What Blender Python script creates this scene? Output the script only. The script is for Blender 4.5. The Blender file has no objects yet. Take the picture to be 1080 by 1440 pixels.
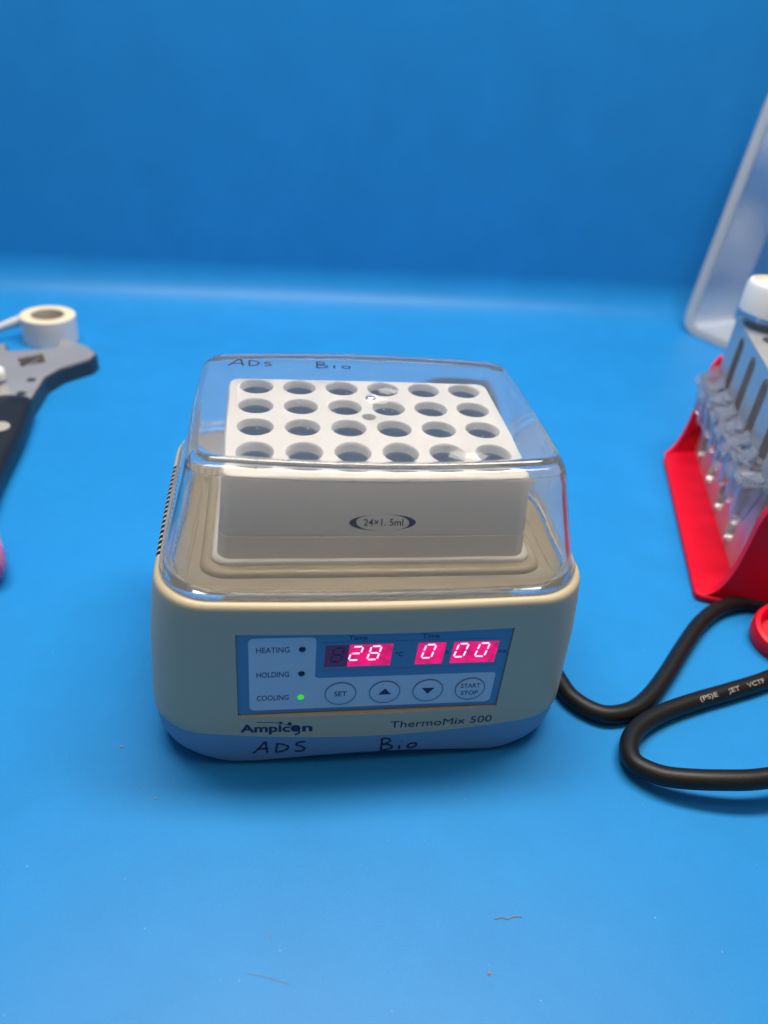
import bpy, bmesh, math, random
from mathutils import Vector, Matrix
random.seed(7)
S = 0.001                      # everything below is written in millimetres; the table top is Z = 0
SC = bpy.context.scene
COL = SC.collection

# ------------------------------------------------------------------ camera
CAMP = Vector((-35.67, -240.38, 233.52))
YAW, PITCH, ROLL, FPX = 0.183178, 0.588488, 0.101108, 1060.0
fwd = Vector((math.sin(YAW)*math.cos(PITCH), math.cos(YAW)*math.cos(PITCH), -math.sin(PITCH)))
right0 = Vector((math.cos(YAW), -math.sin(YAW), 0)); up0 = right0.cross(fwd)
cr = right0*math.cos(ROLL) + up0*math.sin(ROLL)
cu = -right0*math.sin(ROLL) + up0*math.cos(ROLL)
cam = bpy.data.cameras.new('camera'); camo = bpy.data.objects.new('camera', cam); COL.objects.link(camo)
m = Matrix((cr, cu, -fwd)).transposed().to_4x4(); m.translation = CAMP*S
camo.matrix_world = m
cam.sensor_fit = 'VERTICAL'; cam.sensor_height = 36; cam.sensor_width = 27
cam.lens = FPX/1440*36
cam.clip_start = 0.01; cam.clip_end = 20
cam.dof.use_dof = True; cam.dof.focus_distance = 0.268; cam.dof.aperture_fstop = 7.5
SC.camera = camo
def at(px, py, Z):             # photo pixel -> point on the level plane at height Z
    d = fwd + cr*((px-540)/FPX) - cu*((py-720)/FPX)
    return CAMP + d*((Z-CAMP.z)/d.z)

# ------------------------------------------------------------------ world, lamps, exposure
w = bpy.data.worlds.new('World'); SC.world = w; w.use_nodes = True
w.node_tree.nodes['Background'].inputs[0].default_value = (1.0, 0.92, 0.82, 1)
w.node_tree.nodes['Background'].inputs[1].default_value = 0.11
def area(name, loc, size, power, col, target):
    l = bpy.data.lights.new(name, 'AREA'); l.shape = 'RECTANGLE'; l.size, l.size_y = size
    l.energy = power; l.color = col
    o = bpy.data.objects.new(name, l); COL.objects.link(o)
    o.location = Vector(loc)
    o.rotation_euler = (Vector(target)-Vector(loc)).to_track_quat('-Z', 'Y').to_euler()
    return o
area('ceiling_lamp', (0.06, 0.17, 1.05), (1.0, 0.20), 17.0, (1.0, 0.93, 0.83), (0.05, 0.08, 0))
area('ceiling_lamp_front', (-0.05, -0.12, 1.15), (1.1, 0.26), 2.4, (1.0, 0.93, 0.84), (0, 0, 0))
area('room_lamp', (-0.35, -0.75, 1.5), (1.2, 0.5), 1.3, (1.0, 0.86, 0.70), (0, 0, 0))
SC.view_settings.view_transform = 'Standard'; SC.view_settings.look = 'None'
SC.view_settings.exposure = 0.0; SC.view_settings.gamma = 1.0
SC.view_settings.use_curve_mapping = False
SC.render.engine = 'CYCLES'
SC.cycles.use_denoising = True
SC.cycles.max_bounces = 24; SC.cycles.transmission_bounces = 16; SC.cycles.transparent_max_bounces = 24
SC.cycles.glossy_bounces = 8; SC.cycles.diffuse_bounces = 5
SC.cycles.caustics_refractive = True; SC.cycles.caustics_reflective = True
SC.cycles.blur_glossy = 0.5; SC.cycles.sample_clamp_indirect = 40

# ------------------------------------------------------------------ materials
def mat(name, col, rough=0.45, metal=0.0, spec=0.5, var=0.0, vscale=60, bump=0.0, bscale=900, trans=0.0, ior=1.5,
        emit=None, estr=0.0, alpha=1.0, coat=0.0, sss=0.0):
    M = bpy.data.materials.new(name); M.use_nodes = True
    nt = M.node_tree; b = nt.nodes['Principled BSDF']
    b.inputs['Base Color'].default_value = (*col, 1)
    b.inputs['Roughness'].default_value = rough; b.inputs['Metallic'].default_value = metal
    b.inputs['Specular IOR Level'].default_value = spec; b.inputs['IOR'].default_value = ior
    b.inputs['Transmission Weight'].default_value = trans; b.inputs['Alpha'].default_value = alpha
    b.inputs['Coat Weight'].default_value = coat
    if sss:
        b.inputs['Subsurface Weight'].default_value = sss
        b.inputs['Subsurface Radius'].default_value = (0.004, 0.003, 0.002); b.inputs['Subsurface Scale'].default_value = 1
    if emit:
        b.inputs['Emission Color'].default_value = (*emit, 1); b.inputs['Emission Strength'].default_value = estr
    tc = nt.nodes.new('ShaderNodeTexCoord')
    if var:
        n = nt.nodes.new('ShaderNodeTexNoise'); n.inputs['Scale'].default_value = vscale; n.inputs['Detail'].default_value = 6
        nt.links.new(tc.outputs['Object'], n.inputs['Vector'])
        mx = nt.nodes.new('ShaderNodeMix'); mx.data_type = 'RGBA'
        mx.inputs[6].default_value = (*[c*(1-var) for c in col], 1); mx.inputs[7].default_value = (*[min(1, c*(1+var)) for c in col], 1)
        nt.links.new(n.outputs['Fac'], mx.inputs[0]); nt.links.new(mx.outputs[2], b.inputs['Base Color'])
        mr = nt.nodes.new('ShaderNodeMapRange'); mr.inputs[3].default_value = max(0.02, rough-0.06); mr.inputs[4].default_value = rough+0.08
        nt.links.new(n.outputs['Fac'], mr.inputs[0]); nt.links.new(mr.outputs[0], b.inputs['Roughness'])
    if bump:
        n2 = nt.nodes.new('ShaderNodeTexNoise'); n2.inputs['Scale'].default_value = bscale; n2.inputs['Detail'].default_value = 3
        nt.links.new(tc.outputs['Object'], n2.inputs['Vector'])
        bp = nt.nodes.new('ShaderNodeBump'); bp.inputs['Strength'].default_value = bump; bp.inputs['Distance'].default_value = 0.0004
        nt.links.new(n2.outputs['Fac'], bp.inputs['Height']); nt.links.new(bp.outputs[0], b.inputs['Normal'])
    return M
BLUE = mat('blue_board', (0.016, 0.232, 0.59), 0.38, var=0.05, vscale=9, bump=0.14, bscale=2200, spec=0.19)
_nt = BLUE.node_tree; _b = _nt.nodes['Principled BSDF']; _src = _b.inputs['Base Color'].links[0].from_socket
_tc = _nt.nodes.new('ShaderNodeTexCoord'); _n = _nt.nodes.new('ShaderNodeTexNoise'); _n.inputs['Scale'].default_value = 1500; _n.inputs['Detail'].default_value = 2
_nt.links.new(_tc.outputs['Object'], _n.inputs['Vector'])
_n3 = _nt.nodes.new('ShaderNodeTexNoise'); _n3.inputs['Scale'].default_value = 24; _n3.inputs['Detail'].default_value = 7; _n3.inputs['Roughness'].default_value = 0.7
_nt.links.new(_tc.outputs['Object'], _n3.inputs['Vector'])
_ad = _nt.nodes.new('ShaderNodeMath'); _ad.operation = 'ADD'; _nt.links.new(_n.outputs['Fac'], _ad.inputs[0]); _nt.links.new(_n3.outputs['Fac'], _ad.inputs[1])
_mr = _nt.nodes.new('ShaderNodeMapRange'); _mr.inputs[1].default_value = 0.6; _mr.inputs[2].default_value = 1.4; _mr.inputs[3].default_value = 0.90; _mr.inputs[4].default_value = 1.10
_nt.links.new(_ad.outputs[0], _mr.inputs[0])
_vm = _nt.nodes.new('ShaderNodeVectorMath'); _vm.operation = 'SCALE'; _nt.links.new(_src, _vm.inputs[0]); _nt.links.new(_mr.outputs[0], _vm.inputs['Scale']); _nt.links.new(_vm.outputs[0], _b.inputs['Base Color'])
BEIGE = mat('beige_plastic', (0.54, 0.455, 0.31), 0.42, var=0.03, vscale=40, bump=0.12, bscale=2500)
BASEM = mat('pale_base_plastic', (0.16, 0.31, 0.49), 0.40, var=0.03, vscale=40, bump=0.12, bscale=2500)
WHITE = mat('warm_white_plastic', (0.80, 0.745, 0.66), 0.48, var=0.025, vscale=50, bump=0.10, bscale=2500)
WELL = mat('dark_well_metal', (0.22, 0.235, 0.27), 0.42, metal=0.7, var=0.1, vscale=200)
WELLRIM = mat('well_rim_metal', (0.30, 0.33, 0.37), 0.35, metal=0.8)
CLEAR = mat('clear_plastic', (0.985, 0.99, 1.0), 0.04, trans=0.97, ior=1.47)
CLEARB = mat('clear_soft_plastic', (0.92, 0.93, 0.95), 0.22, trans=0.93, ior=1.45)
FROST = mat('frosted_plastic', (0.82, 0.84, 0.85), 0.38, trans=0.55, ior=1.45, var=0.12, vscale=40)
_nt = FROST.node_tree; _n = _nt.nodes.new('ShaderNodeTexNoise'); _n.inputs['Scale'].default_value = 14; _n.inputs['Detail'].default_value = 1
_tc = _nt.nodes.new('ShaderNodeTexCoord'); _nt.links.new(_tc.outputs['Object'], _n.inputs['Vector'])
_mr = _nt.nodes.new('ShaderNodeMapRange'); _mr.inputs[1].default_value = 0.3; _mr.inputs[2].default_value = 0.7; _mr.inputs[3].default_value = 0.15; _mr.inputs[4].default_value = 0.62
_nt.links.new(_n.outputs['Fac'], _mr.inputs[0]); _nt.links.new(_mr.outputs[0], _nt.nodes['Principled BSDF'].inputs['Alpha'])
RIMM = mat('milky_rim_plastic', (0.78, 0.79, 0.77), 0.3, trans=0.6, ior=1.45)
PANEL = mat('panel_blue_film', (0.115, 0.245, 0.43), 0.32, var=0.05, vscale=120)
PANELL = mat('panel_pale_film', (0.58, 0.64, 0.74), 0.34, var=0.03, vscale=120)
INK = mat('navy_ink', (0.012, 0.025, 0.085), 0.5)
PEN = mat('marker_ink', (0.028, 0.018, 0.05), 0.45, var=0.3, vscale=400)
PANELINK = mat('panel_dark_print', (0.018, 0.04, 0.10), 0.5)
RING = mat('button_outline', (0.10, 0.17, 0.29), 0.4)
LEDOFF = mat('unlit_led', (0.01, 0.02, 0.07), 0.2)
LEDON = mat('green_led', (0.05, 0.6, 0.05), 0.25, emit=(0.06, 0.9, 0.03), estr=0.6)
CELLON = mat('lit_display_cell', (0.10, 0.0, 0.03), 0.35, emit=(0.86, 0.0, 0.17), estr=0.9)
_nt = CELLON.node_tree; _n = _nt.nodes.new('ShaderNodeTexNoise'); _n.inputs['Scale'].default_value = 260; _n.inputs['Detail'].default_value = 2
_tc = _nt.nodes.new('ShaderNodeTexCoord'); _nt.links.new(_tc.outputs['Object'], _n.inputs['Vector'])
_mr = _nt.nodes.new('ShaderNodeMapRange'); _mr.inputs[1].default_value = 0.3; _mr.inputs[2].default_value = 0.6; _mr.inputs[3].default_value = 0.5; _mr.inputs[4].default_value = 1.0
_nt.links.new(_n.outputs['Fac'], _mr.inputs[0]); _nt.links.new(_mr.outputs[0], _nt.nodes['Principled BSDF'].inputs['Emission Strength'])
CELLDIM = mat('dim_glow_display_cell', (0.055, 0.02, 0.09), 0.25, emit=(0.6, 0.0, 0.25), estr=0.04)  # cell without a lit digit; its faint pink glow is put in as emission
DIGOFF = mat('unlit_digit', (0.05, 0.016, 0.08), 0.3)
DIGON = mat('lit_digit', (0.9, 0.8, 0.85), 0.3, emit=(1.0, 0.62, 0.82), estr=1.35)
RUBBER = mat('black_rubber', (0.012, 0.012, 0.013), 0.42, spec=0.5, var=0.15, vscale=80, bump=0.2, bscale=1800)
CORDM = mat('black_cord_jacket', (0.009, 0.009, 0.009), 0.42, spec=0.34, var=0.2, vscale=60, bump=0.25, bscale=1500)
PRINTW = mat('pale_cord_print', (0.36, 0.36, 0.35), 0.6)
DARK = mat('dark_recess', (0.03, 0.03, 0.03), 0.7)
RED = mat('red_print_plastic', (0.78, 0.002, 0.022), 0.42, spec=0.25, var=0.05, vscale=60, bump=0.15, bscale=1200)
ALU = mat('anodised_aluminium', (0.62, 0.62, 0.61), 0.36, metal=0.65, var=0.05, vscale=60)
PINM = mat('steel_pin', (0.86, 0.84, 0.78), 0.25, metal=0.6)
STEEL = mat('satin_wrench_steel', (0.62, 0.57, 0.51), 0.30, metal=0.60, var=0.08, vscale=60)
STEELD = mat('dark_steel', (0.06, 0.065, 0.075), 0.4, metal=0.5)
TAPEW = mat('white_tape_side', (0.72, 0.72, 0.72), 0.5)
TAPEC = mat('cream_tape_edge', (0.82, 0.71, 0.50), 0.6, var=0.06, vscale=300)
CARD = mat('grey_card_core', (0.33, 0.29, 0.24), 0.7)
CAPW = mat('white_cap_plastic', (0.80, 0.80, 0.79), 0.4)
CREAM = mat('cream_liner', (0.82, 0.77, 0.62), 0.5)
PINK = mat('pink_plastic', (0.68, 0.20, 0.44), 0.25, var=0.5, vscale=120, trans=0.3)
PINKL = mat('pale_pink_plastic', (0.80, 0.55, 0.70), 0.25, trans=0.4)
FIBRE = mat('grey_fibre', (0.30, 0.24, 0.20), 0.8)
DUST = mat('pale_dust', (0.8, 0.8, 0.8), 0.8, alpha=0.55)
SMEAR = mat('cloudy_smear', (0.85, 0.85, 0.85), 0.6, alpha=0.25)

# ------------------------------------------------------------------ mesh helpers (mm in, metres out)
def mk(name, V, F, material, parent=None, smooth=True, sharp=35, mats=None, fm=None, recalc=False):
    me = bpy.data.meshes.new(name)
    me.from_pydata([tuple(c*S for c in v) for v in V], [], F)
    for mm in (mats or [material]): me.materials.append(mm)
    if fm: me.polygons.foreach_set('material_index', fm)
    if recalc:
        bm = bmesh.new(); bm.from_mesh(me); bmesh.ops.recalc_face_normals(bm, faces=bm.faces); bm.to_mesh(me); bm.free()
    if smooth:
        me.polygons.foreach_set('use_smooth', [True]*len(me.polygons))
        me.set_sharp_from_angle(angle=math.radians(sharp))
    me.update()
    o = bpy.data.objects.new(name, me); COL.objects.link(o)
    if parent: o.parent = parent
    return o
def tag(o, label, cat, group=None):
    o['label'] = label; o['category'] = cat
    if group: o['group'] = group
    return o
def empty(name, label, cat):
    o = bpy.data.objects.new(name, None); o.empty_display_size = 0.01; COL.objects.link(o)
    return tag(o, label, cat)
def rrect(w, yf, yb, r, Z, nc=8, ns=12, bow=0.0, sbow=0.0):
    """closed ring, counter-clockwise from front-left corner; bow pushes the front/back outwards, sbow the sides"""
    out = []
    cs = [(-w+r, yf+r, 180), (w-r, yf+r, 270), (w-r, yb-r, 0), (-w+r, yb-r, 90)]
    for i, (cx, cy, a0) in enumerate(cs):
        for k in range(nc+1):
            a = math.radians(a0 + 90*k/nc)
            out.append([cx+r*math.cos(a), cy+r*math.sin(a)])
        nx, ny, na = cs[(i+1) % 4]
        b = math.radians(na); e = (nx+r*math.cos(b), ny+r*math.sin(b)); p = out[-1]
        for k in range(1, ns):
            t = k/ns; out.append([p[0]+(e[0]-p[0])*t, p[1]+(e[1]-p[1])*t])
    ym = (yf+yb)/2; hd = (yb-yf)/2
    res = []
    for x, y in out:
        fy = (y-ym)/hd; fx = x/w
        y2 = y + (bow*(1-fx*fx)*fy if abs(fy) > 0.3 else 0)
        x2 = x + (sbow*(1-fy*fy)*fx if abs(fx) > 0.3 else 0)
        res.append((x2, y2, Z))
    return res
def loft(rings, bottom=True, top=True):
    n = len(rings[0]); V = [p for r in rings for p in r]; F = []
    for i in range(len(rings)-1):
        for k in range(n):
            a, b = i*n+k, i*n+(k+1) % n
            F.append((a, b, b+n, a+n))
    if bottom: F.append(tuple(range(n-1, -1, -1)))
    if top: F.append(tuple(range((len(rings)-1)*n, len(rings)*n)))
    return V, F
def catmull(P, n=8, closed=False):
    P = [Vector(p) for p in P]; out = []
    N = len(P)
    for i in range(N-1):
        p0 = P[max(i-1, 0)]; p1 = P[i]; p2 = P[i+1]; p3 = P[min(i+2, N-1)]
        for k in range(n):
            t = k/n
            out.append(0.5*((2*p1)+(p2-p0)*t+(2*p0-5*p1+4*p2-p3)*t*t+(3*p1-p0-3*p2+p3)*t**3))
    out.append(P[-1]); return out
def tube(path, r, n=14, cap=True):
    V = []; F = []
    N = len(path)
    for i, p in enumerate(path):
        t = (path[min(i+1, N-1)]-path[max(i-1, 0)]).normalized()
        side = t.cross(Vector((0, 0, 1)))
        side = side.normalized() if side.length > 1e-4 else Vector((1, 0, 0))
        nn = side.cross(t)
        rr = r[i] if isinstance(r, list) else r
        for k in range(n):
            a = 2*math.pi*k/n; V.append(tuple(p+side*rr*math.cos(a)+nn*rr*math.sin(a)))
    for i in range(N-1):
        for k in range(n):
            a, b = i*n+k, i*n+(k+1) % n; F.append((a, b, b+n, a+n))
    if cap: F += [tuple(range(n-1, -1, -1)), tuple(range((N-1)*n, N*n))]
    return V, F
def lathe(prof, c=(0, 0, 0), n=40, axis=None):
    """prof: list of (radius, height)"""
    V = []; F = []
    Q = Vector((0, 0, 1)).rotation_difference(Vector(axis)).to_matrix() if axis else Matrix.Identity(3)
    for r, h in prof:
        for k in range(n):
            a = 2*math.pi*k/n; V.append(tuple(Vector(c)+Q @ Vector((r*math.cos(a), r*math.sin(a), h))))
    for i in range(len(prof)-1):
        for k in range(n):
            a, b = i*n+k, i*n+(k+1) % n; F.append((a, b, b+n, a+n))
    if prof[0][0] > 1e-6: F.append(tuple(range(n-1, -1, -1)))
    if prof[-1][0] > 1e-6: F.append(tuple(range((len(prof)-1)*n, len(prof)*n)))
    return V, F
def fillet(P, rad, n=5):
    out = []; N = len(P)
    for i in range(N):
        p = Vector(P[i]); a = (Vector(P[i-1])-p); b = (Vector(P[(i+1) % N])-p)
        r = rad[i] if isinstance(rad, (list, tuple)) else rad
        if r <= 0: out.append(tuple(p)); continue
        a.normalize(); b.normalize(); ang = a.angle(b); d = r/math.tan(ang/2)
        s, e = p+a*d, p+b*d
        for k in range(n+1):
            t = k/n; out.append(tuple(s*(1-t)**2+p*2*t*(1-t)+e*t*t))
    return out
def prism(P, fn, t0, t1):
    """2-D outline P extruded: fn(u, v, t) gives the point; t0 = back, t1 = front"""
    n = len(P); V = [fn(u, v, t0) for u, v in P]+[fn(u, v, t1) for u, v in P]
    F = [(k, (k+1) % n, (k+1) % n+n, k+n) for k in range(n)]
    F += [tuple(range(n-1, -1, -1)), tuple(range(n, 2*n))]
    return V, F
def circ(cx, cy, r, n=28, ry=None):
    return [(cx+r*math.cos(2*math.pi*k/n), cy+(ry or r)*math.sin(2*math.pi*k/n)) for k in range(n)]
def join(*parts):
    V = []; F = []
    for v, f in parts:
        o = len(V); V += list(v); F += [tuple(i+o for i in q) for q in f]
    return V, F
def text2d(body, x0, x1, base, h, bold=0.0, shear=0.0, ref='H'):
    """flat outline of the lettering, fitted to x0..x1 with capitals of height h standing on base"""
    def conv(s):
        c = bpy.data.curves.new('t', 'FONT'); c.body = s; c.size = 10; c.offset = bold; c.resolution_u = 3
        o = bpy.data.objects.new('t', c); COL.objects.link(o)
        dg = bpy.context.evaluated_depsgraph_get(); dg.update()
        me = bpy.data.meshes.new_from_object(o.evaluated_get(dg))
        v = [(p.co.x, p.co.y) for p in me.vertices]; f = [tuple(p.vertices) for p in me.polygons]
        bpy.data.objects.remove(o); bpy.data.curves.remove(c); bpy.data.meshes.remove(me)
        return v, f
    hv, _ = conv(ref); H = max(y for _, y in hv)
    v, f = conv(body)
    a = min(x for x, _ in v); b = max(x for x, _ in v)
    sx = (x1-x0)/(b-a); sy = h/H
    return [(x0+(x-a)*sx+y*sy*shear, base+y*sy) for x, y in v], f
def ribbon(strokes, wd):
    """hand-drawn strokes -> flat ribbon outlines in 2-D"""
    V = []; F = []
    for st in strokes:
        P = catmull([(x, y, 0) for x, y in st], 5); N = len(P); o = len(V)
        for i, p in enumerate(P):
            t = (P[min(i+1, N-1)]-P[max(i-1, 0)]).normalized()
            q = Vector((-t.y, t.x, 0))*wd*(0.5+0.12*math.sin(i*1.7+o)) * (0.7 if i in (0, N-1) else 1)
            V += [(p.x+q.x, p.y+q.y), (p.x-q.x, p.y-q.y)]
        F += [(o+2*i, o+2*i+1, o+2*i+3, o+2*i+2) for i in range(N-1)]
    return V, F
def boolean(o, V, F, mode='DIFFERENCE', transfer=False):
    c = mk('cutter', V, F, DARK, smooth=False, recalc=True)
    md = o.modifiers.new('b', 'BOOLEAN'); md.operation = mode; md.solver = 'EXACT'; md.object = c
    if transfer: md.material_mode = 'TRANSFER'
    dg = bpy.context.evaluated_depsgraph_get(); dg.update()
    me = bpy.data.meshes.new_from_object(o.evaluated_get(dg))
    o.modifiers.clear(); old = o.data; o.data = me; bpy.data.meshes.remove(old)
    bpy.data.objects.remove(c)
    me.polygons.foreach_set('use_smooth', [True]*len(me.polygons)); me.set_sharp_from_angle(angle=math.radians(35))

# ------------------------------------------------------------------ setting: one blue board that bends up into the wall
WY, RC = 448.0, 36.0
prof = [(-700, 0), (-400, 0), (0, 0), (250, 0), (WY-RC, 0)]
for k in range(1, 17):
    a = math.radians(90*k/16); prof.append((WY-RC+RC*math.sin(a), RC-RC*math.cos(a)))
prof += [(WY, 300), (WY+2, 700)]
V = []; F = []
xs = [-900+60*i for i in range(31)]
for y, z in prof:
    for x in xs: V.append((x, y, z))
n = len(xs)
for i in range(len(prof)-1):
    for k in range(n-1): F.append((i*n+k, i*n+k+1, i*n+n+k+1, i*n+n+k))
bd = mk('table_and_wall', V, F, BLUE, sharp=60); bd['kind'] = 'structure'

# ------------------------------------------------------------------ the thermal mixer
T = empty('thermal_mixer', 'beige benchtop tube mixer with lit pink display and blue control panel', 'lab mixer')
SEAM = 14.3; FY = -58.9; BY = 56.0; BOW = 2.9
def seamZ(x): return 3.2*min(1.0, (x/58)**2)
def frontY(x, w=75.0): return FY - BOW*(1-(x/w)**2)
rings = []
for Z, W, dy, r in [(SEAM, 76.4, 0.0, 19), (SEAM+0.5, 76.9, 0.0, 19), (22, 76.9, 0, 19), (50, 75.4, 0, 18.5), (66, 73.7, 0, 18), (71, 72.95, 0.0, 18), (73.7, 72.6, 0.05, 18), (74.8, 72.35, 0.28, 17.8),
                    (75.5, 71.9, 0.75, 17.5), (75.9, 71.2, 1.5, 17.2), (76.0, 70.3, 2.4, 16.8), (76.0, 68.4, 4.4, 15.5)]:
    rings.append([(x, y, z+(seamZ(x) if Z < 16 else 0)) for x, y, z in rrect(W, FY+dy, BY-dy, r, Z, bow=BOW, sbow=0.8)])
V, F = loft(rings)
hs = mk('housing', V, F, BEIGE, T, recalc=True)
# recess for the flat control panel in the slightly bulging front
Pn = [(-46.2, 26.0), (46.2, 26.0), (46.2, 64.4), (-46.2, 64.4)]
XZ = lambda u, v, t: (u, t, v)
V, F = prism(Pn, XZ, -70.0, -59.6)
boolean(hs, V, F)
# base shell: narrower towards the table, with a shallow arch in the middle of the front
def baseprof(Z):
    t = max(0, min(1, (SEAM-Z)/SEAM))
    return 9.0*t**4.2 + 0.4
rings = []
for Z in (SEAM, 12.5, 10, 7.5, 5, 3.6, 2.7, 2.1, 1.8):
    ins = baseprof(Z); ring = []
    for x, y, z in rrect(76.6-ins, FY+ins*0.06, BY-ins, 19+ins*0.8, Z, bow=BOW, sbow=0.8):
        arch = 3.9*max(0, 1-(abs(x-3)/46)**2)**1.3*(1-Z/SEAM) if y < 0 else 0
        ring.append((x, y, z+arch+seamZ(x)*(Z/SEAM)**1.5))
    rings.append(ring)
rings = rings[::-1]
V, F = loft(rings); mk('base_shell', V, F, BASEM, T, recalc=True)
def baseY(x, Z):
    ins = baseprof(Z); return FY+ins*0.06 - BOW*(1-(x/(76.6-ins))**2)
ring = [[(x, y, z+seamZ(x)) for x, y, z in rrect(76.0, FY+0.5, BY-0.5, 18.6, zz, bow=BOW, sbow=0.8)] for zz in (SEAM-0.5, SEAM+0.6)]
V, F = loft(ring); mk('seam_gasket', V, F, DARK, T)
for sx in (-1, 1):
    for yy in (-38, 38):
        V, F = lathe([(6, 0), (6.4, 0.6), (6.2, 2.2)], (sx*52, yy, 0), 20); mk('rubber_foot', V, F, RUBBER, T)
# side vents: narrow slots cut through the upper left edge
cut = []
for k in range(19):
    y = -33+k*3.1
    cut.append(prism([(-79, 62), (-72.0, 62), (-70.7, 70), (-69.9, 78), (-79, 78)], lambda u, v, t, y=y: (u, y+t, v), 0, 1.9))
V, F = join(*cut); boolean(hs, V, F, transfer=True)  # slot faces take a dark colour that stands in for the shade inside
# deck details
V, F = loft([rrect(58.2, -47.4, 42, 9.4, 75.9), rrect(57.9, -47.1, 41.8, 9.1, 77.3), rrect(57.3, -46.5, 41.3, 8.6, 78.1), rrect(56.2, -45.4, 40.2, 7.6, 78.5), rrect(55.4, -44.4, 39, 6.8, 78.5), rrect(54.8, -43.6, 38.8, 6.5, 78.2)])
mk('block_collar', V, F, BEIGE, T, recalc=True)
V, F = loft([rrect(54.5, -42.6, 37.6, 6, 77.0), rrect(54.5, -42.6, 37.6, 6, 79.0), rrect(54.1, -42.2, 37.2, 5.8, 79.6), rrect(53.4, -41.4, 36.5, 5.3, 79.9), rrect(52.7, -40.9, 36, 5, 79.9)])
mk('block_skirt', V, F, WHITE, T, recalc=True)
for sx in (-1, 1):
    pts = [Vector((sx*(62.0-0.6*((y+45)/70)**2), y, 75.85)) for y in range(-46, 40, 4)]
    V, F = tube(pts, [0.25+0.55*math.sin(math.pi*min(1, (i+1)/5)/2) for i in range(len(pts))], 10); mk('deck_rib', V, F, BEIGE, T)
# tube block
def blockF(Z): return -40.9 + (Z-78)*(2.8/32)
rings = []
for Z, W, dy, r in [(78, 52.6, 0, 4.6), (80, 52.4, 0, 4.6), (88.0, 51.8, 0, 4.5), (88.25, 51.6, 0.22, 4.4), (88.6, 51.55, 0.22, 4.4), (88.85, 51.6, 0, 4.4), (107.6, 50.3, 0, 4.2), (108.9, 50.0, 0.25, 4.1), (109.7, 49.7, 0.55, 3.9), (110, 49.3, 1.0, 3.6)]:
    rings.append(rrect(W, blockF(Z)+dy, 34.2-(Z-78)*(2.8/32)-dy, r, Z, bow=0.5))
V, F = loft(rings); tb = mk('tube_block', V, F, WHITE, T, recalc=True)
holes = [((c-2.5)*16, (1.5-r)*16) for r in range(4) for c in range(6)]
cut = []
for x, y in holes: cut.append(lathe([(5.75, 80.0), (5.75, 109.3), (6.05, 109.75), (6.5, 110.4), (6.5, 112)], (x, y, 0), 36))
cut.append(lathe([(2.3, 98), (2.3, 109.6), (2.7, 110.2), (2.7, 112)], (0, 0.6, 0), 24))
V, F = join(*cut); boolean(tb, V, F)
V, F = lathe([(5.70, 81), (5.70, 107.3), (5.25, 107.3), (5.15, 106.9), (5.1, 92), (2.2, 83), (0, 82.5)], (0, 0, 0), 28)
w0 = mk('tube_well', V, F, WELL, tb, mats=[WELL, WELLRIM], fm=[1 if 28 <= i < 84 else 0 for i in range(len(F))])
for i, (x, y) in enumerate(holes):
    o = w0 if i == 0 else w0.copy()
    if i: COL.objects.link(o); o.parent = tb
    o.location = (x*S, y*S, 0)
# print on the block: two crescents and the capacity
def blkfn(u, v): return (u, blockF(v) - 0.5*(1-(u/52)**2) - 0.08, v)
LC, LZ, LA, LB = 1.3, 93.6, 11.0, 3.15
def crescent(a0, a1, k):
    P = []
    for i in range(25):
        a = math.radians(a0+(a1-a0)*i/24); P.append((LC+LA*math.cos(a), LZ+LB*math.sin(a)))
    for i in range(24, -1, -1):
        t = i/24; a = math.radians(a0+(a1-a0)*t); wd = math.sin(math.pi*t)**1.5*k
        P.append((LC+(LA-wd)*math.cos(a), LZ+(LB-0.12*wd)*math.sin(a)))
    return P
def flat(P, fn): return [fn(u, v) for u, v in P]
for a0, a1 in ((100, 285), (-80, 105)):
    P = crescent(a0, a1, 2.3)
    n = 25; F = [(i, i+1, 2*n-2-i, 2*n-1-i) for i in range(n-1)]
    mk('label_crescent', flat(P, blkfn), F, INK, tb, smooth=False)
v, f = text2d('24\u00d71. 5ml', LC-6.3, LC+6.8, LZ-1.15, 2.5, 0.12); mk('capacity_print', flat(v, blkfn), f, INK, tb, smooth=False)

# ------------------------------------------------------------------ control panel
PY = -59.55
V, F = prism(fillet([(-46.0, 26.2), (46.0, 26.2), (46.0, 64.2), (-46.0, 64.2)], 0.4, 2), XZ, PY, -60.0)
cp = mk('control_panel', V, F, PANEL, T, smooth=False, recalc=True)
L = fillet([(-42.2, 28.2), (43.4, 28.2), (43.4, 43.0), (-20.2, 43.0), (-20.2, 62.0), (-42.2, 62.0)], [2.2, 2.2, 1.4, 1.6, 2.2, 2.2], 6)
V, F = prism(L, XZ, -60.0, -60.06); mk('pale_field', V, F, PANELL, cp, smooth=False, recalc=True)
def pfn(off): return lambda u, v: (u, -60.06-off, v)
p1 = pfn(0.04)
for body, z in (('HEATING', 55.6), ('HOLDING', 44.3), ('COOLING', 33.1)):
    v, f = text2d(body, -39.7, -28.9, z-0.1, 2.45, 0.08); mk('status_print', flat(v, p1), f, PANELINK, cp, smooth=False)
for z, mm in ((56.7, LEDOFF), (45.5, LEDOFF), (34.1, LEDON)):
    V, F = lathe([(1.15, 0), (1.1, 0.25), (0.8, 0.55), (0.35, 0.7), (0, 0.74)], (-24.75, -60.05, z), 24, axis=(0, -1, 0)); mk('status_led', V, F, mm, cp)
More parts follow.
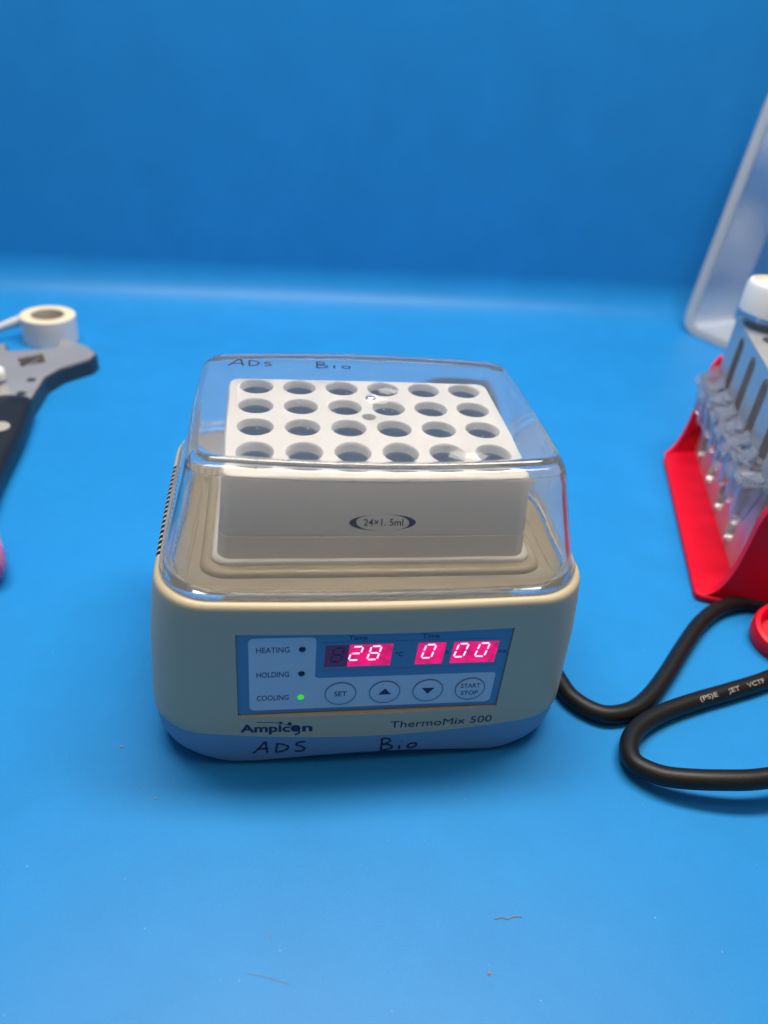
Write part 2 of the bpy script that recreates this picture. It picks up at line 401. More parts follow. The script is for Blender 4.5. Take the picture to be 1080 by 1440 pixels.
for x, body in ((-11.1, ('SET',)), (4.4, 'up'), (19.8, 'down'), (35.1, ('START', 'STOP'))):
    z = 35.2
    V, F = lathe([(5.35, 0.0), (5.3, 0.16), (4.9, 0.24), (0, 0.26)], (x, -60.05, z), 44, axis=(0, -1, 0)); bt = mk('button', V, F, PANELL, cp)
    ringv, ringf = [], []
    V, F = lathe([(5.2, 0.0), (5.2, 0.30), (5.45, 0.30), (5.45, 0.0)], (x, -60.05, z), 44, axis=(0, -1, 0)); F = F[:-2]
    mk('button_outline', V, F, RING, cp, smooth=False)
    pb = pfn(0.30)
    if body == 'up': mk('button_icon', flat([(x-2.3, z-1.1), (x+2.3, z-1.1), (x, z+1.9)], pb), [(0, 1, 2)], INK, cp, smooth=False)
    elif body == 'down': mk('button_icon', flat([(x-2.3, z+1.4), (x, z-1.6), (x+2.3, z+1.4)], pb), [(0, 1, 2)], INK, cp, smooth=False)
    elif len(body) == 1:
        v, f = text2d(body[0], x-2.2, x+2.2, z-1.1, 2.3, 0.1); mk('button_print', flat(v, pb), f, PANELINK, cp, smooth=False)
    else:
        for bdy, zz, hw in ((body[0], z+0.75, 3.5), (body[1], z-2.9, 3.1)):
            v, f = text2d(bdy, x-hw, x+hw, zz, 2.0, 0.08); mk('button_print', flat(v, pb), f, PANELINK, cp, smooth=False)
# display: three windows, each made of digit cells
SEG = {'0': 'abcdef', '2': 'abged', '8': 'abcdefg'}
def digit(ch, xc, zc, material):
    hw, hh, th, sh = 1.70, 3.05, 0.52, 0.20
    g = 0.24
    pts = {'a': ((-hw, hh), (hw, hh)), 'g': ((-hw, 0), (hw, 0)), 'd': ((-hw, -hh), (hw, -hh)), 'f': ((-hw, hh), (-hw, 0)), 'b': ((hw, hh), (hw, 0)), 'e': ((-hw, 0), (-hw, -hh)), 'c': ((hw, 0), (hw, -hh))}
    parts = []
    for s_ in SEG[ch]:
        (x0, z0), (x1, z1) = pts[s_]; d = Vector((x1-x0, z1-z0)); ln = d.length; d.normalize(); nn = Vector((-d.y, d.x))
        a = Vector((x0, z0))+d*(g+0.1); b = Vector((x1, z1))-d*(g+0.1)
        q = [a, a+d*th*.5+nn*th*.5, b-d*th*.5+nn*th*.5, b, b-d*th*.5-nn*th*.5, a+d*th*.5-nn*th*.5]
        parts.append(prism([(xc+p.x+p.y*sh, zc+p.y) for p in q], XZ, -60.02, -60.2))
    V, F = join(*parts); return mk('display_digit', V, F, material, cp, smooth=False, recalc=True)
for x0, x1, lit in ((-17.4, -9.6, False), (-9.6, 5.0, True), (13.7, 23.1, True), (25.9, 41.6, True)):
    P = [(x0, 48.2), (x1, 48.2), (x1+0.5, 58.0), (x0+0.4, 58.0)]
    V, F = prism(P, XZ, -59.9, -60.05); mk('display_window', V, F, CELLON if lit else CELLDIM, cp, smooth=False, recalc=True)
digit('8', -13.0, 53.6, DIGOFF)
for ch, x in (('2', -6.9), ('8', -0.7), ('0', 17.9), ('0', 29.2), ('0', 36.6)): digit(ch, x, 54.2, DIGON)
p2 = pfn(0.02)
for body, x0, x1, z, h in (('Temp', -9.6, -3.4, 60.2, 1.9), ('Time', 15.0, 20.8, 60.2, 1.9), ('\u00b0C', 6.6, 9.2, 52.2, 1.9), ('h', 24.0, 24.9, 52.4, 2.0), ('min', 42.6, 45.4, 52.4, 1.7)):
    v, f = text2d(body, x0, x1, z, h, 0.02); mk('display_print', flat(v, p2), f, PANELINK, cp, smooth=False)
V, F = join(prism([(-18.4, 59.25), (43.2, 59.25), (43.2, 59.4), (-18.4, 59.4)], XZ, -60.0, -60.09), prism([(-18.4, 46.6), (43.2, 46.6), (43.2, 46.75), (-18.4, 46.75)], XZ, -60.0, -60.09))
mk('film_edge', V, F, mat('film_edge_blue', (0.14, 0.24, 0.42), 0.3), cp, smooth=False, recalc=True)
# ------------------------------------------------------------------ lettering on the housing and pen marks on the base
hfn = lambda u, v: (u, frontY(u, 76.3)-0.10, v)
bz = 18.2
v, f = text2d('Ampic', -45.6, -28.2, bz, 3.9, 0.30); mk('maker_name', flat(v, hfn), f, INK, T, smooth=False)
v, f = text2d('n', -24.0, -20.3, bz, 3.9, 0.30); mk('maker_name', flat(v, hfn), f, INK, T, smooth=False)
mk('maker_globe', flat(circ(-26.3, bz+1.55, 1.75), hfn), [tuple(range(28))], INK, T, smooth=False)
v, f = ribbon([[(-25.0, bz+0.4), (-25.1, bz-0.9), (-26.6, bz-1.8)]], 0.7); mk('maker_swoosh', flat(v, hfn), f, INK, T, smooth=False)
v, f = ribbon([[(-40, bz+5.0), (-35, bz+4.9), (-30.5, bz+4.0), (-27.2, bz+2.8)]], 0.25); mk('maker_swoosh', flat(v, hfn), f, INK, T, smooth=False)
for x, z, r in ((-31.6, bz+4.7, 0.62), (-28.4, bz+4.1, 0.75)): mk('maker_dot', flat(circ(x, z, r, 16), hfn), [tuple(range(16))], INK, T, smooth=False)
v, f = text2d('ThermoMix 500', 7.6, 45.6, bz-0.1, 3.4, 0.0); mk('model_print', flat(v, hfn), f, INK, T, smooth=False)
bfn = lambda u, v: (u, baseY(u, v)-0.10, v)
ADS = [[(-41.3, 5.2), (-39.0, 8.2), (-36.9, 11.6), (-36.6, 8.6), (-36.2, 5.4)], [(-39.6, 7.6), (-38, 7.7), (-35.8, 8.1)],
       [(-32.6, 10.2), (-32.9, 8.2), (-33.1, 5.7)], [(-33.4, 10.3), (-31, 10.1), (-28.7, 8.6), (-30, 6.6), (-33.1, 5.6)],
       [(-22.6, 11.2), (-24.8, 10.9), (-26.0, 9.7), (-23.6, 8.4), (-22.9, 7.1), (-24.2, 6.0), (-26.4, 6.2)]]
BIO = [[(5.2, 12.4), (5.3, 9.4), (5.2, 5.6)], [(4.6, 12.2), (7.2, 12.4), (8.3, 11.0), (6.8, 9.6), (5.3, 9.2), (8.0, 8.8), (9.4, 7.4), (7.6, 6.1), (5.2, 5.7)],
       [(12.2, 8.2), (12.0, 7.2), (12.1, 6.0)], [(12.6, 10.5), (12.8, 10.2)], [(17.2, 9.0), (15.6, 8.4), (15.2, 7.0), (16.6, 6.3), (18.2, 7.2), (18.3, 8.6), (17.2, 9.0)]]
ADS = [[(x, z+1.3) for x, z in st] for st in ADS]
v, f = ribbon(ADS, 0.78); mk('pen_mark', flat(v, bfn), f, PEN, T, smooth=False)
v, f = ribbon(BIO, 0.78); mk('pen_mark', flat(v, bfn), f, PEN, T, smooth=False)

# ------------------------------------------------------------------ clear lid
def lidring(W, yf, yb, r, Z): return rrect(W, yf, yb, r, Z, nc=10, ns=14, bow=2.2+max(0, Z-79)*0.065, sbow=1.0)
def lidW(Z): return 69.2-(Z-79)*(8.4/33)
def lidD(Z): return 55.6-(Z-79)*(11.9/33)
outer = [lidring(70.2, -56.3, 54.3, 17, 76.05), lidring(70.45, -56.55, 54.5, 17.2, 76.5), lidring(70.45, -56.55, 54.5, 17.2, 78.0), lidring(70.1, -56.2, 54.2, 17, 78.6), lidring(69.2, -55.4, 53.6, 16.5, 79.0), lidring(68.9, -55.1, 53.3, 16.4, 79.8)]
for Z in (84, 90, 96, 102, 105.5, 108.5): outer.append(lidring(lidW(Z), -lidD(Z)+0.3, lidD(Z)-1.6, 16.4-(Z-79)*0.29, Z))
zt, yt, wt, rt = 108.5, lidD(108.5), lidW(108.5), 7.8
for k in range(1, 9):
    a = math.radians(90*k/8); q = 5.2
    outer.append(lidring(wt-q*(1-math.cos(a))-0.9*math.sin(a), -yt+0.3+q*(1-math.cos(a))+1.5*math.sin(a), yt-1.6-q*(1-math.cos(a))-1.5*math.sin(a), rt-2.0*(1-math.cos(a)), zt+9.6*math.sin(a)))
TH = 1.7
inner = []
for Z in (116.0-0.15,): pass
zi = zt+4.4
for k in range(8, 0, -1):
    a = math.radians(90*k/8); q = 2.4
    inner.append(lidring(wt-TH-q*(1-math.cos(a))-0.8*math.sin(a), -yt+0.3+TH+q*(1-math.cos(a))+1.3*math.sin(a), yt-1.6-TH-q*(1-math.cos(a))-1.3*math.sin(a), rt-TH-0.5*(1-math.cos(a)), zi+3.2*math.sin(a)))
for Z in (112.5, 109, 105.9, 104, 102, 96, 90, 84, 79.5): inner.append(lidring(lidW(Z)-TH, -lidD(Z)+0.3+TH, lidD(Z)-1.6-TH, 16.4-(Z-79)*0.29-TH, Z))
inner.append(lidring(66.6, -52.8, 51.2, 14.5, 76.05))
n = len(outer[0])
V = [p for r in outer+inner for p in r]; F = []
NR = len(outer)+len(inner)
for i in range(NR-1):
    if i == len(outer)-1: continue
    for k in range(n):
        a, b = i*n+k, i*n+(k+1) % n; F.append((a, b, b+n, a+n))
def capfan(i, Z, flip):
    """close ring i with inward rings so the flat top stays flat"""
    base = i*n; F_ = []
    c = len(V); ring = V[base:base+n]
    cx = sum(p[0] for p in ring)/n; cy = sum(p[1] for p in ring)/n
    prev = list(range(base, base+n))
    for s in (0.7, 0.35):
        cur = list(range(len(V), len(V)+n))
        V.extend([(cx+(p[0]-cx)*s, cy+(p[1]-cy)*s, p[2]) for p in ring])
        for k in range(n): F_.append((prev[k], prev[(k+1) % n], cur[(k+1) % n], cur[k]))
        prev = cur
    F_.append(tuple(prev)); return F_
F += capfan(len(outer)-1, 0, False); F += capfan(len(outer), 0, True)
last = (NR-1)*n
for k in range(n): F.append((last+k, last+(k+1) % n, (k+1) % n, k))
lid = mk('clear_lid', V, F, CLEAR, T, recalc=True, sharp=50)
lid['label'] = 'clear plastic dome lid with handwritten letters on its top'
LT = zt+9.6+0.06
lfn = lambda u, v: (u, v, LT)
LADS = [[(-50.5, 29.0), (-48.6, 31.6), (-46.4, 34.6), (-45.4, 31.5), (-45.0, 29.2)], [(-49.2, 30.8), (-47, 30.9), (-45.2, 31.2)],
        [(-42.6, 33.6), (-42.7, 31.5), (-42.6, 29.2)], [(-43.0, 33.8), (-40.4, 33.2), (-39.2, 31.4), (-40.4, 29.8), (-42.6, 29.2)],
        [(-34.6, 32.6), (-36.3, 32.6), (-36.8, 31.5), (-35, 30.9), (-34.8, 29.9), (-37.2, 29.4)]]
LBIO = [[(-17.2, 34), (-17.2, 31.5), (-17.4, 29.0)], [(-17.6, 34), (-14.8, 33.6), (-14.6, 32.2), (-17, 31.6), (-13.8, 31), (-13.9, 29.5), (-17.2, 29.0)],
        [(-10.8, 31.6), (-10.8, 30), (-10.7, 29.0)], [(-10.4, 33.2), (-10.2, 33.0)], [(-6.2, 31.4), (-7.6, 30.6), (-7.2, 29.4), (-5.4, 29.3), (-4.8, 30.6), (-6.2, 31.4)]]
for st in (LADS, LBIO):
    v, f = ribbon([[(x, y*1.15-6.6) for x, y in q] for q in st], 0.72); mk('pen_mark', flat(v, lfn), f, PEN, lid, smooth=False)
# dust, a cloudy smear and a drop on the lid top
parts = []
for k in range(170):
    x = random.uniform(-50, 50); y = random.uniform(-30, 30); r = random.choice([0.12, 0.15, 0.2, 0.3])
    parts.append(([(x+r*math.cos(a)*random.uniform(.6, 1.3), y+r*math.sin(a), LT) for a in (0, 1.3, 2.5, 3.8, 5.1)], [(0, 1, 2, 3, 4)]))
V, F = join(*parts); du = mk('dust', V, F, DUST, lid, smooth=False); du['kind'] = 'stuff'
def blob(cx, cy, r, sq):
    return [(cx+r*math.cos(a)*random.uniform(.75, 1.2), cy+sq*r*math.sin(a)*random.uniform(.75, 1.2)) for a in [2*math.pi*k/18 for k in range(18)]]
for c in (at(645, 640, LT), at(672, 641, LT), at(545, 550, LT), at(530, 563, LT)):
    P = blob(c.x, c.y, random.uniform(3.0, 4.2), 0.8); mk('smear', flat(P, lfn), [tuple(range(18))], SMEAR, lid, smooth=False)
c = at(521, 560, LT)
V, F = lathe([(1.9, 0), (1.8, 0.4), (1.3, 0.8), (0.6, 1.0), (0, 1.05)], (c.x, c.y, LT), 20)
tag(mk('water_drop', V, F, CLEAR), 'small clear water drop on top of the clear lid', 'water drop')

# ------------------------------------------------------------------ power cord
CR = 3.75
pth = [Vector((18, 57, 32)), Vector((22, 90, 36)), Vector((40, 150, 38)), Vector((66, 185, 40)), Vector((92, 196, 38)), Vector((108, 180, 28)), Vector((112, 150, 16)), Vector((108, 115, 6)), Vector((98, 80, CR)), Vector((90, 50, CR)), Vector((84.5, 18, CR)), Vector((83.8, -8, CR))]
for p in ((791, 965), (810, 986), (837, 1001), (861, 1005), (890, 998), (914, 979), (938, 947), (961.5, 909), (985, 876), (1012, 855.6), (1044, 848), (1080, 852)): pth.append(at(*p, CR))
pth += [Vector((232, 12, CR)), Vector((244, -2, CR)), Vector((238, -14, CR)), Vector((215, -20, CR))]
i_txt = len(pth)
for p, z in (((1080, 955), CR), ((1027, 972), CR), ((982, 985), CR), ((938, 1000), 4), ((908, 1015.6), 4.4), ((890, 1033), 5), ((884.5, 1054), 5.5), ((893, 1073), 6), ((920, 1087), 7), ((952, 1094), 8.5), ((1012, 1097), 11), ((1080, 1094), 12.5)): pth.append(at(*p, z))
pth += [Vector((180, -84, 14)), Vector((215, -82, 10)), Vector((260, -70, CR))]
NS = 9
sp = catmull(pth, NS)
V, F = tube(sp, CR, 18)
cord = mk('power_cord', V, F, CORDM); tag(cord, 'thick black power cord looping on the table beside the mixer', 'power cord')
seg = sp[(i_txt-1)*NS:(i_txt+4)*NS][::-1]      # runs left to right in the picture
acc = [0.0]
for a, b in zip(seg, seg[1:]): acc.append(acc[-1]+(b-a).length)
def cordfn(u, v):
    for i in range(len(acc)-1):
        if acc[i] <= u <= acc[i+1]: break
    t = (u-acc[i])/(acc[i+1]-acc[i]); p = seg[i].lerp(seg[i+1], t); d = (seg[i+1]-seg[i]).normalized()
    toward = Vector((-d.y, d.x, 0)).normalized()       # away from the camera side
    a = math.radians(62)+v/CR
    return tuple(p - toward*math.cos(a)*(CR+0.06) + Vector((0, 0, 1))*math.sin(a)*(CR+0.06))
def s_at(px):
    best = min(range(len(seg)), key=lambda i: (seg[i]-at(px[0], px[1], CR)).length); return acc[best]
for body, a, b in (('(PS)E', (977, 986), (1001, 979)), ('JET', (1015, 975), (1031, 970)), ('VCTF', (1044, 967), (1066, 960))):
    u0, u1 = s_at(a), s_at(b)
    v, f = text2d(body, u0, u1, -0.9, 1.8, 0.05); mk('cord_print', flat(v, cordfn), f, PRINTW, cord, smooth=False)

# ------------------------------------------------------------------ tape roll
tc = at(70, 492, 0); tcx, tcy = tc.x-3.0, tc.y+20
TR = empty('tape_roll', 'small roll of white tape with cream edges standing behind the wrench', 'tape roll')
TR.location = (tcx*S, tcy*S, 0)
V, F = lathe([(19.4, 0.2), (19.7, 0.6), (19.7, 19.6), (19.4, 20)], (0, 0, 0), 48); F = F[:-2]
mk('tape_side', V, F, TAPEW, TR)
V, F = lathe([(19.4, 20), (18.5, 20.3), (13, 20.2), (12.3, 20.0)], (0, 0, 0), 48); F = F[:-2]; mk('tape_edge', V, F, TAPEC, TR)
V, F = lathe([(12.3, 20.0), (11.4, 20.1), (11.2, 19.8), (11.2, 0.1), (12.3, 0.1)], (0, 0, 0), 48); F = F[:-2]; mk('card_core', V, F, CARD, TR)
V, F = lathe([(19.4, 0.2), (12.3, 0.1)], (0, 0, 0), 48); F = F[:-2]; mk('tape_edge', V, F, TAPEC, TR)
a, b = Vector((-19.4, 4, 0)), Vector((-48, -22, 0))
P = [a, a.lerp(b, .35)+Vector((0, 2, 0)), a.lerp(b, .7)+Vector((0, 1.5, 0)), b]
P = catmull(P, 5); V = []; F = []
for i, p in enumerate(P):
    for z in (9.5-i*0.30, 18.5-i*0.62): V.append((p.x, p.y, z))
F = [(2*i, 2*i+2, 2*i+3, 2*i+1) for i in range(len(P)-1)]
tl = mk('tape_tail', V, F, TAPEW, TR); sm = tl.modifiers.new('s', 'SOLIDIFY'); sm.thickness = 0.0004

# ------------------------------------------------------------------ adjustable wrench
WR = empty('adjustable_wrench', 'adjustable wrench with black rubber grip and satin steel head', 'wrench')
XY = lambda u, v, t: (u, v, t)
def slab(P, z0, z1, bev, rad, nm, mm, parent):
    """flat part with chamfered top edge"""
    O = fillet(P, rad, 4); cx = sum(p[0] for p in O)/len(O); cy = sum(p[1] for p in O)/len(O)
    n = len(O); I = []
    for i in range(n):
        a = Vector(O[i-1]); b = Vector(O[(i+1) % n]); d = (b-a).normalized(); I.append((O[i][0]-d.y*bev, O[i][1]+d.x*bev))
    V = [(x, y, z0) for x, y in O]+[(x, y, z1-bev*0.8) for x, y in O]+[(x, y, z1) for x, y in I]
    F = [(i, (i+1) % n, n+(i+1) % n, n+i) for i in range(n)]+[(n+i, n+(i+1) % n, 2*n+(i+1) % n, 2*n+i) for i in range(n)]
    F += [tuple(range(n-1, -1, -1)), tuple(range(2*n, 3*n))]
    fm = [1]*n+[1]*n+[1, 0]  # sides and chamfer take the second, darker material
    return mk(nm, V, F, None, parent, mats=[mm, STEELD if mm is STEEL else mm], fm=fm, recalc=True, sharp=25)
head = [(-204, 200), (-182, 200), (-181, 246), (-174, 262), (-158.5, 278), (-156, 288), (-164, 301), (-180, 313), (-187, 313), (-187, 297), (-216, 289), (-221, 303), (-238, 298), (-243, 276), (-222, 262), (-209, 244)]
hd = slab(head, 0.6, 11.5, 1.2, [0, 0, 4, 6, 4, 3, 5, 3, 2, 2, 2, 2, 5, 5, 6, 5], 'head', STEEL, WR)
V, F = prism([(-206.5, 272.5), (-193.5, 284.5), (-187.0, 270.5), (-200.5, 260.5)], XY, 5, 14); 
boolean(hd, *prism([(-206.5, 275.5), (-192.5, 285.5), (-187.0, 271.0), (-201.0, 262.5)], XY, 3.5, 14))
V, F = lathe([(0, -7), (3.6, -7), (4.2, -6), (3.6, -5), (4.2, -4), (3.6, -3), (4.2, -2), (3.6, -1), (4.2, 0), (3.6, 1), (4.2, 2), (3.6, 3), (4.2, 4), (3.6, 5), (3.4, 6), (0, 6)], (-197, 273.5, 7.2), 20, axis=(0.45, 0.89, 0)); mk('worm_gear', V, F, STEELD, WR)
for px in ((44, 534), (30, 553)):
    c = at(*px, 11.6); V, F = lathe([(3.0, -0.4), (3.0, 0.05), (2.2, 0.12), (0, 0.12)], (c.x, c.y, 11.6), 20); mk('stamped_mark', V, F, STEELD, WR)
rg = []
for t in [i/16 for i in range(17)]:
    y = 214-t*146; xc = -193.5+t*8.5
    hw = (13.6, 14.2, 14.4)[0] + 1.2*math.sin(t*5)**2
    if t == 0: hw -= 2
    hz = 8.4 if 0 < t else 6.8
    ring = []
    for k in range(24):
        a = 2*math.pi*k/24
        cx_ = math.copysign(abs(math.cos(a))**0.6, math.cos(a)); sz_ = math.copysign(abs(math.sin(a))**0.6, math.sin(a))
        ring.append((xc+hw*cx_, y, hz*1.02+hz*sz_))
    rg.append(ring)
V, F = loft(rg); mk('grip', V, F, RUBBER, WR, recalc=True)
c = at(-2, 600, 17); V, F = lathe([(6.0, -1), (6.0, 0.3), (5.0, 0.5), (0, 0.45)], (c.x, c.y, 16.9), 24); mk('grip_insert', V, F, mat('grey_insert', (0.4, 0.38, 0.35), 0.5), WR)
# marker pen lying across the wrench head, tip poking into the picture
a = at(7, 524, 17.5); d = Vector((-0.88, -0.42, 0.02)).normalized()
PN = empty('marker_pen', 'white capped dark marker pen lying over the wrench head', 'pen')
V, F = lathe([(0, 0), (3.2, 0.3), (4.6, 1.6), (5.2, 4), (5.2, 12), (5.0, 12.2)], a, 24, axis=d); mk('cap', V, F, CAPW, PN)
V, F = lathe([(5.0, 12.2), (5.6, 12.4), (5.6, 70), (5, 72), (0, 72)], a, 24, axis=d); mk('barrel', V, F, mat('dark_blue_barrel', (0.02, 0.05, 0.12), 0.35), PN)

# ------------------------------------------------------------------ pink tube at the left edge
PK = empty('pink_tube', 'translucent pink plastic tube with rounded end lying near the wrench grip', 'tube')
c = Vector((-160.0, 38, 10.2))
V, F = lathe([(0, 0), (4, 0.6), (8, 3), (9.8, 7.5), (10, 13), (10, 17)], c, 28, axis=(-0.34, 0.94, 0.0)); mk('end', V, F, PINK, PK)
V, F = lathe([(10, 17), (9.8, 22), (9.2, 23), (9.2, 28), (9.4, 29), (8.6, 34), (6.0, 46), (4.6, 90), (0, 90)], c, 28, axis=(-0.34, 0.94, 0.0)); mk('barrel', V, F, PINKL, PK)

# ------------------------------------------------------------------ tube rack on the right: aluminium block in a red cradle
RK = empty('tube_rack', 'slotted aluminium tube rack standing in a red plastic cradle', 'tube rack')
O2 = Vector((174.7, 24.0)); D2 = Vector((0.322, 0.947)); E2 = Vector((0.947, -0.322))
def rk(s, t, z): p = O2+E2*s+D2*t; return (p.x, p.y, z)
STF = lambda u, v, z: rk(u, v, z)
# cradle floor
OUT = fillet([(0, 0), (72, 0), (72, 178), (20, 178), (0, 146)], [5, 2, 2, 4, 6], 5)
V, F = prism(OUT, STF, 0.3, 4.2); fl = mk('cradle_floor', V, F, RED, RK, recalc=True)
md = fl.modifiers.new('b', 'BEVEL'); md.width = 0.0012; md.segments = 3; md.limit_method = 'ANGLE'; md.angle_limit = math.radians(50)
# front and rear walls rise in a concave sweep
def sweep(fn, nm):
    prof_ = [(0.5, 4.0), (3.5, 4.3), (7, 6), (10, 10), (12.4, 17), (13.8, 26), (14.6, 38), (15.2, 50), (17, 58), (20.5, 62.5), (26, 64.5), (72, 65)]
    prof_ = [(p.x, p.y) for p in catmull([(a, b, 0) for a, b in prof_], 4)]
    Pp = prof_+[(72, 0.5), (3.0, 0.5)]
    V, F = prism(Pp, fn, 0, 5); o = mk(nm, V, F, RED, RK, recalc=True)
    md = o.modifiers.new('b', 'BEVEL'); md.width = 0.0016; md.segments = 3; md.limit_method = 'ANGLE'; md.angle_limit = math.radians(50)
sweep(lambda u, v, t: rk(u, 0.8+t, v), 'cradle_wall')
def rear(u, v, t):
    s = u*1.05; tt = 146+min(u, 20)*1.6+t*0.9
    return rk(s, tt+0.5, v)
sweep(rear, 'cradle_wall')
# aluminium block
V, F = prism([(21.7, 8), (66, 8), (66, 173), (21.7, 173)], STF, 4.3, 93.3); bl = mk('block', V, F, ALU, RK, recalc=True)
cut = []
TS = [17.7+32*k for k in range(5)]
for t in TS:
    P = []
    for k in range(13): a = math.pi*k/12; P.append((t+6.2*math.cos(a), 83+6.2*math.sin(a)))
    for k in range(13): a = math.pi+math.pi*k/12; P.append((t+6.2*math.cos(a), 13.5+6.2*math.sin(a)))
    cut.append(prism(P, lambda u, v, q: rk(q, u, v), 15, 40))
V, F = join(*cut); boolean(bl, V, F)
cut = []
for t in (22, 50, 78, 106, 134):
    p = rk(36, t, 0); cut.append(lathe([(7.5, 60), (7.5, 100)], (p[0], p[1], 0), 28))
p = rk(35, 160, 0); cut.append(lathe([(11.5, 40), (11.5, 100)], (p[0], p[1], 0), 32))
V, F = join(*cut); boolean(bl, V, F)
md = bl.modifiers.new('b', 'BEVEL'); md.width = 0.0006; md.segments = 2; md.limit_method = 'ANGLE'; md.angle_limit = math.radians(50)
for t in TS:
    V, F = lathe([(2.4, -3), (2.4, 0.6), (1.9, 1.7), (0.8, 2.3), (0, 2.4)], rk(22.0, t, 9.5), 18, axis=(-E2.x, -E2.y, 0)); mk('pin', V, F, PINM, RK)
# capped tube in the rack
CT = empty('capped_tube', 'white screw cap with cream top on a tube standing in the aluminium rack', 'tube')
p = rk(35, 160, 0)
V, F = lathe([(0, 45), (6, 50), (10.8, 60), (10.8, 106)], (p[0], p[1], 0), 32); mk('barrel', V, F, CLEARB, CT)
V, F = lathe([(17.2, 102), (17.8, 102.6), (17.6, 117), (16.6, 119.2), (15.2, 119.6)], (p[0], p[1], 0), 48); F = F[:-1]; mk('cap', V, F, CAPW, CT)
V, F = lathe([(15.2, 119.6), (14.6, 119.2), (14.2, 117.4), (0, 117.2)], (p[0], p[1], 0), 48); F = [q for q in F if len(q) == 4]; mk('cap_top', V, F, CREAM, CT)
# strip of clear tubes leaning on the rack face
SR = empty('tube_strip', 'strip of clear plastic tubes hanging along the face of the aluminium rack', 'tube strip')
NT = 8; pit = 18.6
tm = None
for k in range(NT):
    t = 30+k*pit
    q = rk(14.6, t, 0)
    tilt = Vector((E2.x*0.10, E2.y*0.10, 1)).normalized()
    if tm is None:
        V, F = lathe([(0, 0), (2.6, 0.5), (3.6, 2.4), (6.0, 17), (6.2, 24), (7.3, 24.2), (7.3, 25.6), (5.6, 25.6), (5.4, 17), (3.0, 3.0), (0, 1.6)], (0, 0, 0), 20)
        tm = mk('tube', V, F, CLEARB, SR); o = tm
    else:
        o = tm.copy(); COL.objects.link(o); o.parent = SR
    o.location = Vector((q[0], q[1], 32.5+random.uniform(-1.5, 1.5)))*S; tilt += Vector((random.uniform(-.1, .03), random.uniform(-.12, .12), 0)); o.rotation_euler = tilt.to_track_quat('Z', 'Y').to_euler()
    fa = random.uniform(0.15, 0.9); fs = random.uniform(0.5, 0.85)
    V, F = prism(fillet([(-8.6, t-7), (-4, t-3.4), (7, t-5.6), (7, t+5.6), (-4, t+3.4), (-8.6, t+7)], 1.2, 3), lambda u, v, z: rk(13.4+u*fs, v+u*0.25*(fa-0.5), z+u*fa+math.sin(v)*1.2), 57.2, 58.6); mk('cap_flap', V, F, CLEARB, SR, recalc=True)
V, F = prism([(10.0, 24), (16.5, 24), (16.5, 30+7*pit+6), (10.0, 30+7*pit+6)], STF, 54.6, 56.0); mk('link_band', V, F, CLEARB, SR, recalc=True)

# red cap beside the cord
V, F = lathe([(12, 0), (15.6, 0.6), (16.5, 3), (16.5, 9), (15.6, 11), (13.8, 11.6), (12.8, 10.4), (12.2, 4.5), (0, 4.0)], (205.0, -8.0, 1.0), 44, axis=(-0.16, -0.16, 0.97))
tag(mk('red_cap', V, F, RED), 'round red plastic cap lying on the table between the cord bends', 'cap')

# clear plastic tray leaning in the corner behind the rack
c0 = Vector((355, 415, 1.2)); bdir = Vector((0.39, -0.92, 0)).normalized(); udir = (Vector((378, 432, 190))-c0).normalized()
ndir = udir.cross(bdir).normalized()
if ndir.x > 0: ndir = -ndir
TYR = empty('clear_tray', 'clear plastic tray with frosted rim leaning against the blue wall behind the rack', 'tray')
def trf(u, v, t): return tuple(c0+bdir*u+udir*v-ndir*t)
def frame(o, i, t0, t1):
    n = len(o); V = [trf(u, v, t0) for u, v in o]+[trf(u, v, t0) for u, v in i]+[trf(u, v, t1) for u, v in o]+[trf(u, v, t1) for u, v in i]; F = []
    for k in range(n):
        j = (k+1) % n
        F += [(k, j, n+j, n+k), (2*n+k, 3*n+k, 3*n+j, 2*n+j), (k, 2*n+k, 2*n+j, j), (n+k, n+j, 3*n+j, 3*n+k)]
    return V, F
oo = fillet([(0, 0), (150, 0), (150, 215), (0, 215)], 20, 8); ii = fillet([(9, 6), (141, 6), (141, 209), (9, 209)], 14, 8); i2 = fillet([(34, 20), (116, 20), (116, 195), (34, 195)], 9, 8)
V, F = frame(oo, ii, 0, 3); mk('rim', V, F, RIMM, TYR, recalc=True)
def dense(P, n=6): return [(P[k][0]+(P[(k+1) % len(P)][0]-P[k][0])*q/n, P[k][1]+(P[(k+1) % len(P)][1]-P[k][1])*q/n) for k in range(len(P)) for q in range(n)]
di, d2 = dense(ii), dense(i2); n = len(di); V = []; F = []
NL = 7
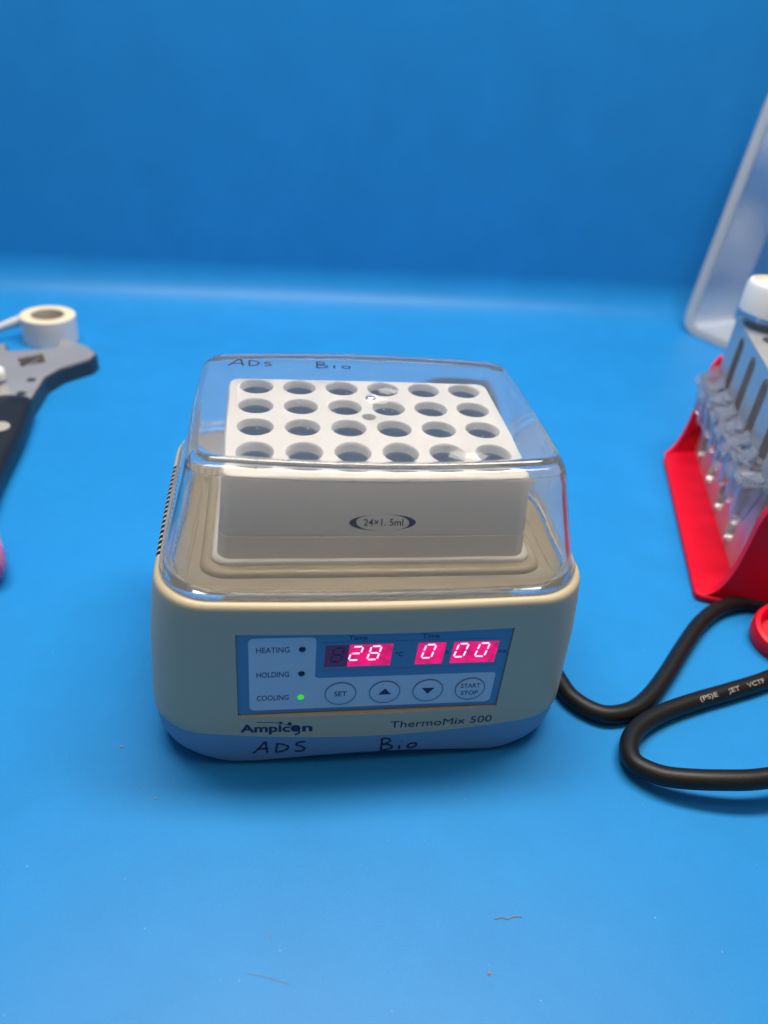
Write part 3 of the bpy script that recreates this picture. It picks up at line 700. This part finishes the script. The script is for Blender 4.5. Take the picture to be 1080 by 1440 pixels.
for side in (0, 1):
    for a in range(NL):
        t = a/(NL-1)
        for (u0, v0), (u1, v1) in zip(di, d2):
            wob = 2.2*math.sin(v0*0.11+t*3)*math.sin(math.pi*t)+1.4*math.sin(u0*0.13+v0*0.05+5*t)*math.sin(math.pi*t)
            V.append(trf(u0+(u1-u0)*t+wob, v0+(v1-v0)*t+wob*0.5, 3+21*t+wob+side*1.0))
for side in (0, 1):
    for a in range(NL-1):
        for k in range(n):
            b = side*NL*n+a*n; F.append((b+k, b+(k+1) % n, b+n+(k+1) % n, b+n+k))
mk('side_wall', V, F, FROST, TYR)
V, F = prism(i2, trf, 24.0, 25.2); mk('floor_panel', V, F, CLEAR, TYR, recalc=True)

# ------------------------------------------------------------------ bits on the table
def fibre(name, pix, r, label, cat):
    P = catmull([at(x, y, r+0.05) for x, y in pix], 4); V, F = tube(P, r, 6); tag(mk(name, V, F, FIBRE), label, cat)
fibre('lint_fibre', [(696, 1292), (706, 1290), (714, 1292), (722, 1289), (734, 1289)], 0.15, 'short pale lint fibre on the table in front of the mixer', 'lint')
fibre('scratch', [(346, 1369), (370, 1373), (390, 1379), (408, 1384)], 0.05, 'thin dark hair on the blue table in front of the mixer', 'scratch')  # scratch mark on the board, added as a thin raised strand
fibre('nick', [(376, 1312), (381, 1318), (385, 1330)], 0.045, 'tiny curved dark eyelash on the table near the thin hair', 'scratch')  # short curved scratch mark, also added as a raised strand
for px, r, lb in (((171, 1050), 0.55, 'small dark crumb on the table beside the mixer base'), ((218, 1123), 0.4, 'tiny dark speck on the table off the mixer base corner'), ((688, 1369), 0.6, 'small brownish crumb beyond the lint fibre')):
    c = at(*px, 0); V, F = lathe([(r*.8, 0.02), (r, r*.4), (r*.6, r*.8), (0, r*.9)], c, 7); tag(mk('crumb', V, F, FIBRE, smooth=False), lb, 'crumb')

# fine pale dust lying on the table
parts = []
for k in range(70):
    x = random.uniform(-140, 170); y = random.uniform(-150, 120); r = random.choice([0.07, 0.09, 0.12, 0.18])
    if abs(x) < 80 and -64 < y < 60: continue
    parts.append(lathe([(r, 0.01), (r*0.8, r*0.6), (0, r*0.8)], (x, y, 0), 5))
V, F = join(*parts); td = mk('table_dust', V, F, mat('table_dust', (0.5, 0.55, 0.6), 0.8), smooth=False)
td['kind'] = 'stuff'; td['label'] = 'fine pale dust specks scattered over the blue table'; td['category'] = 'dust'
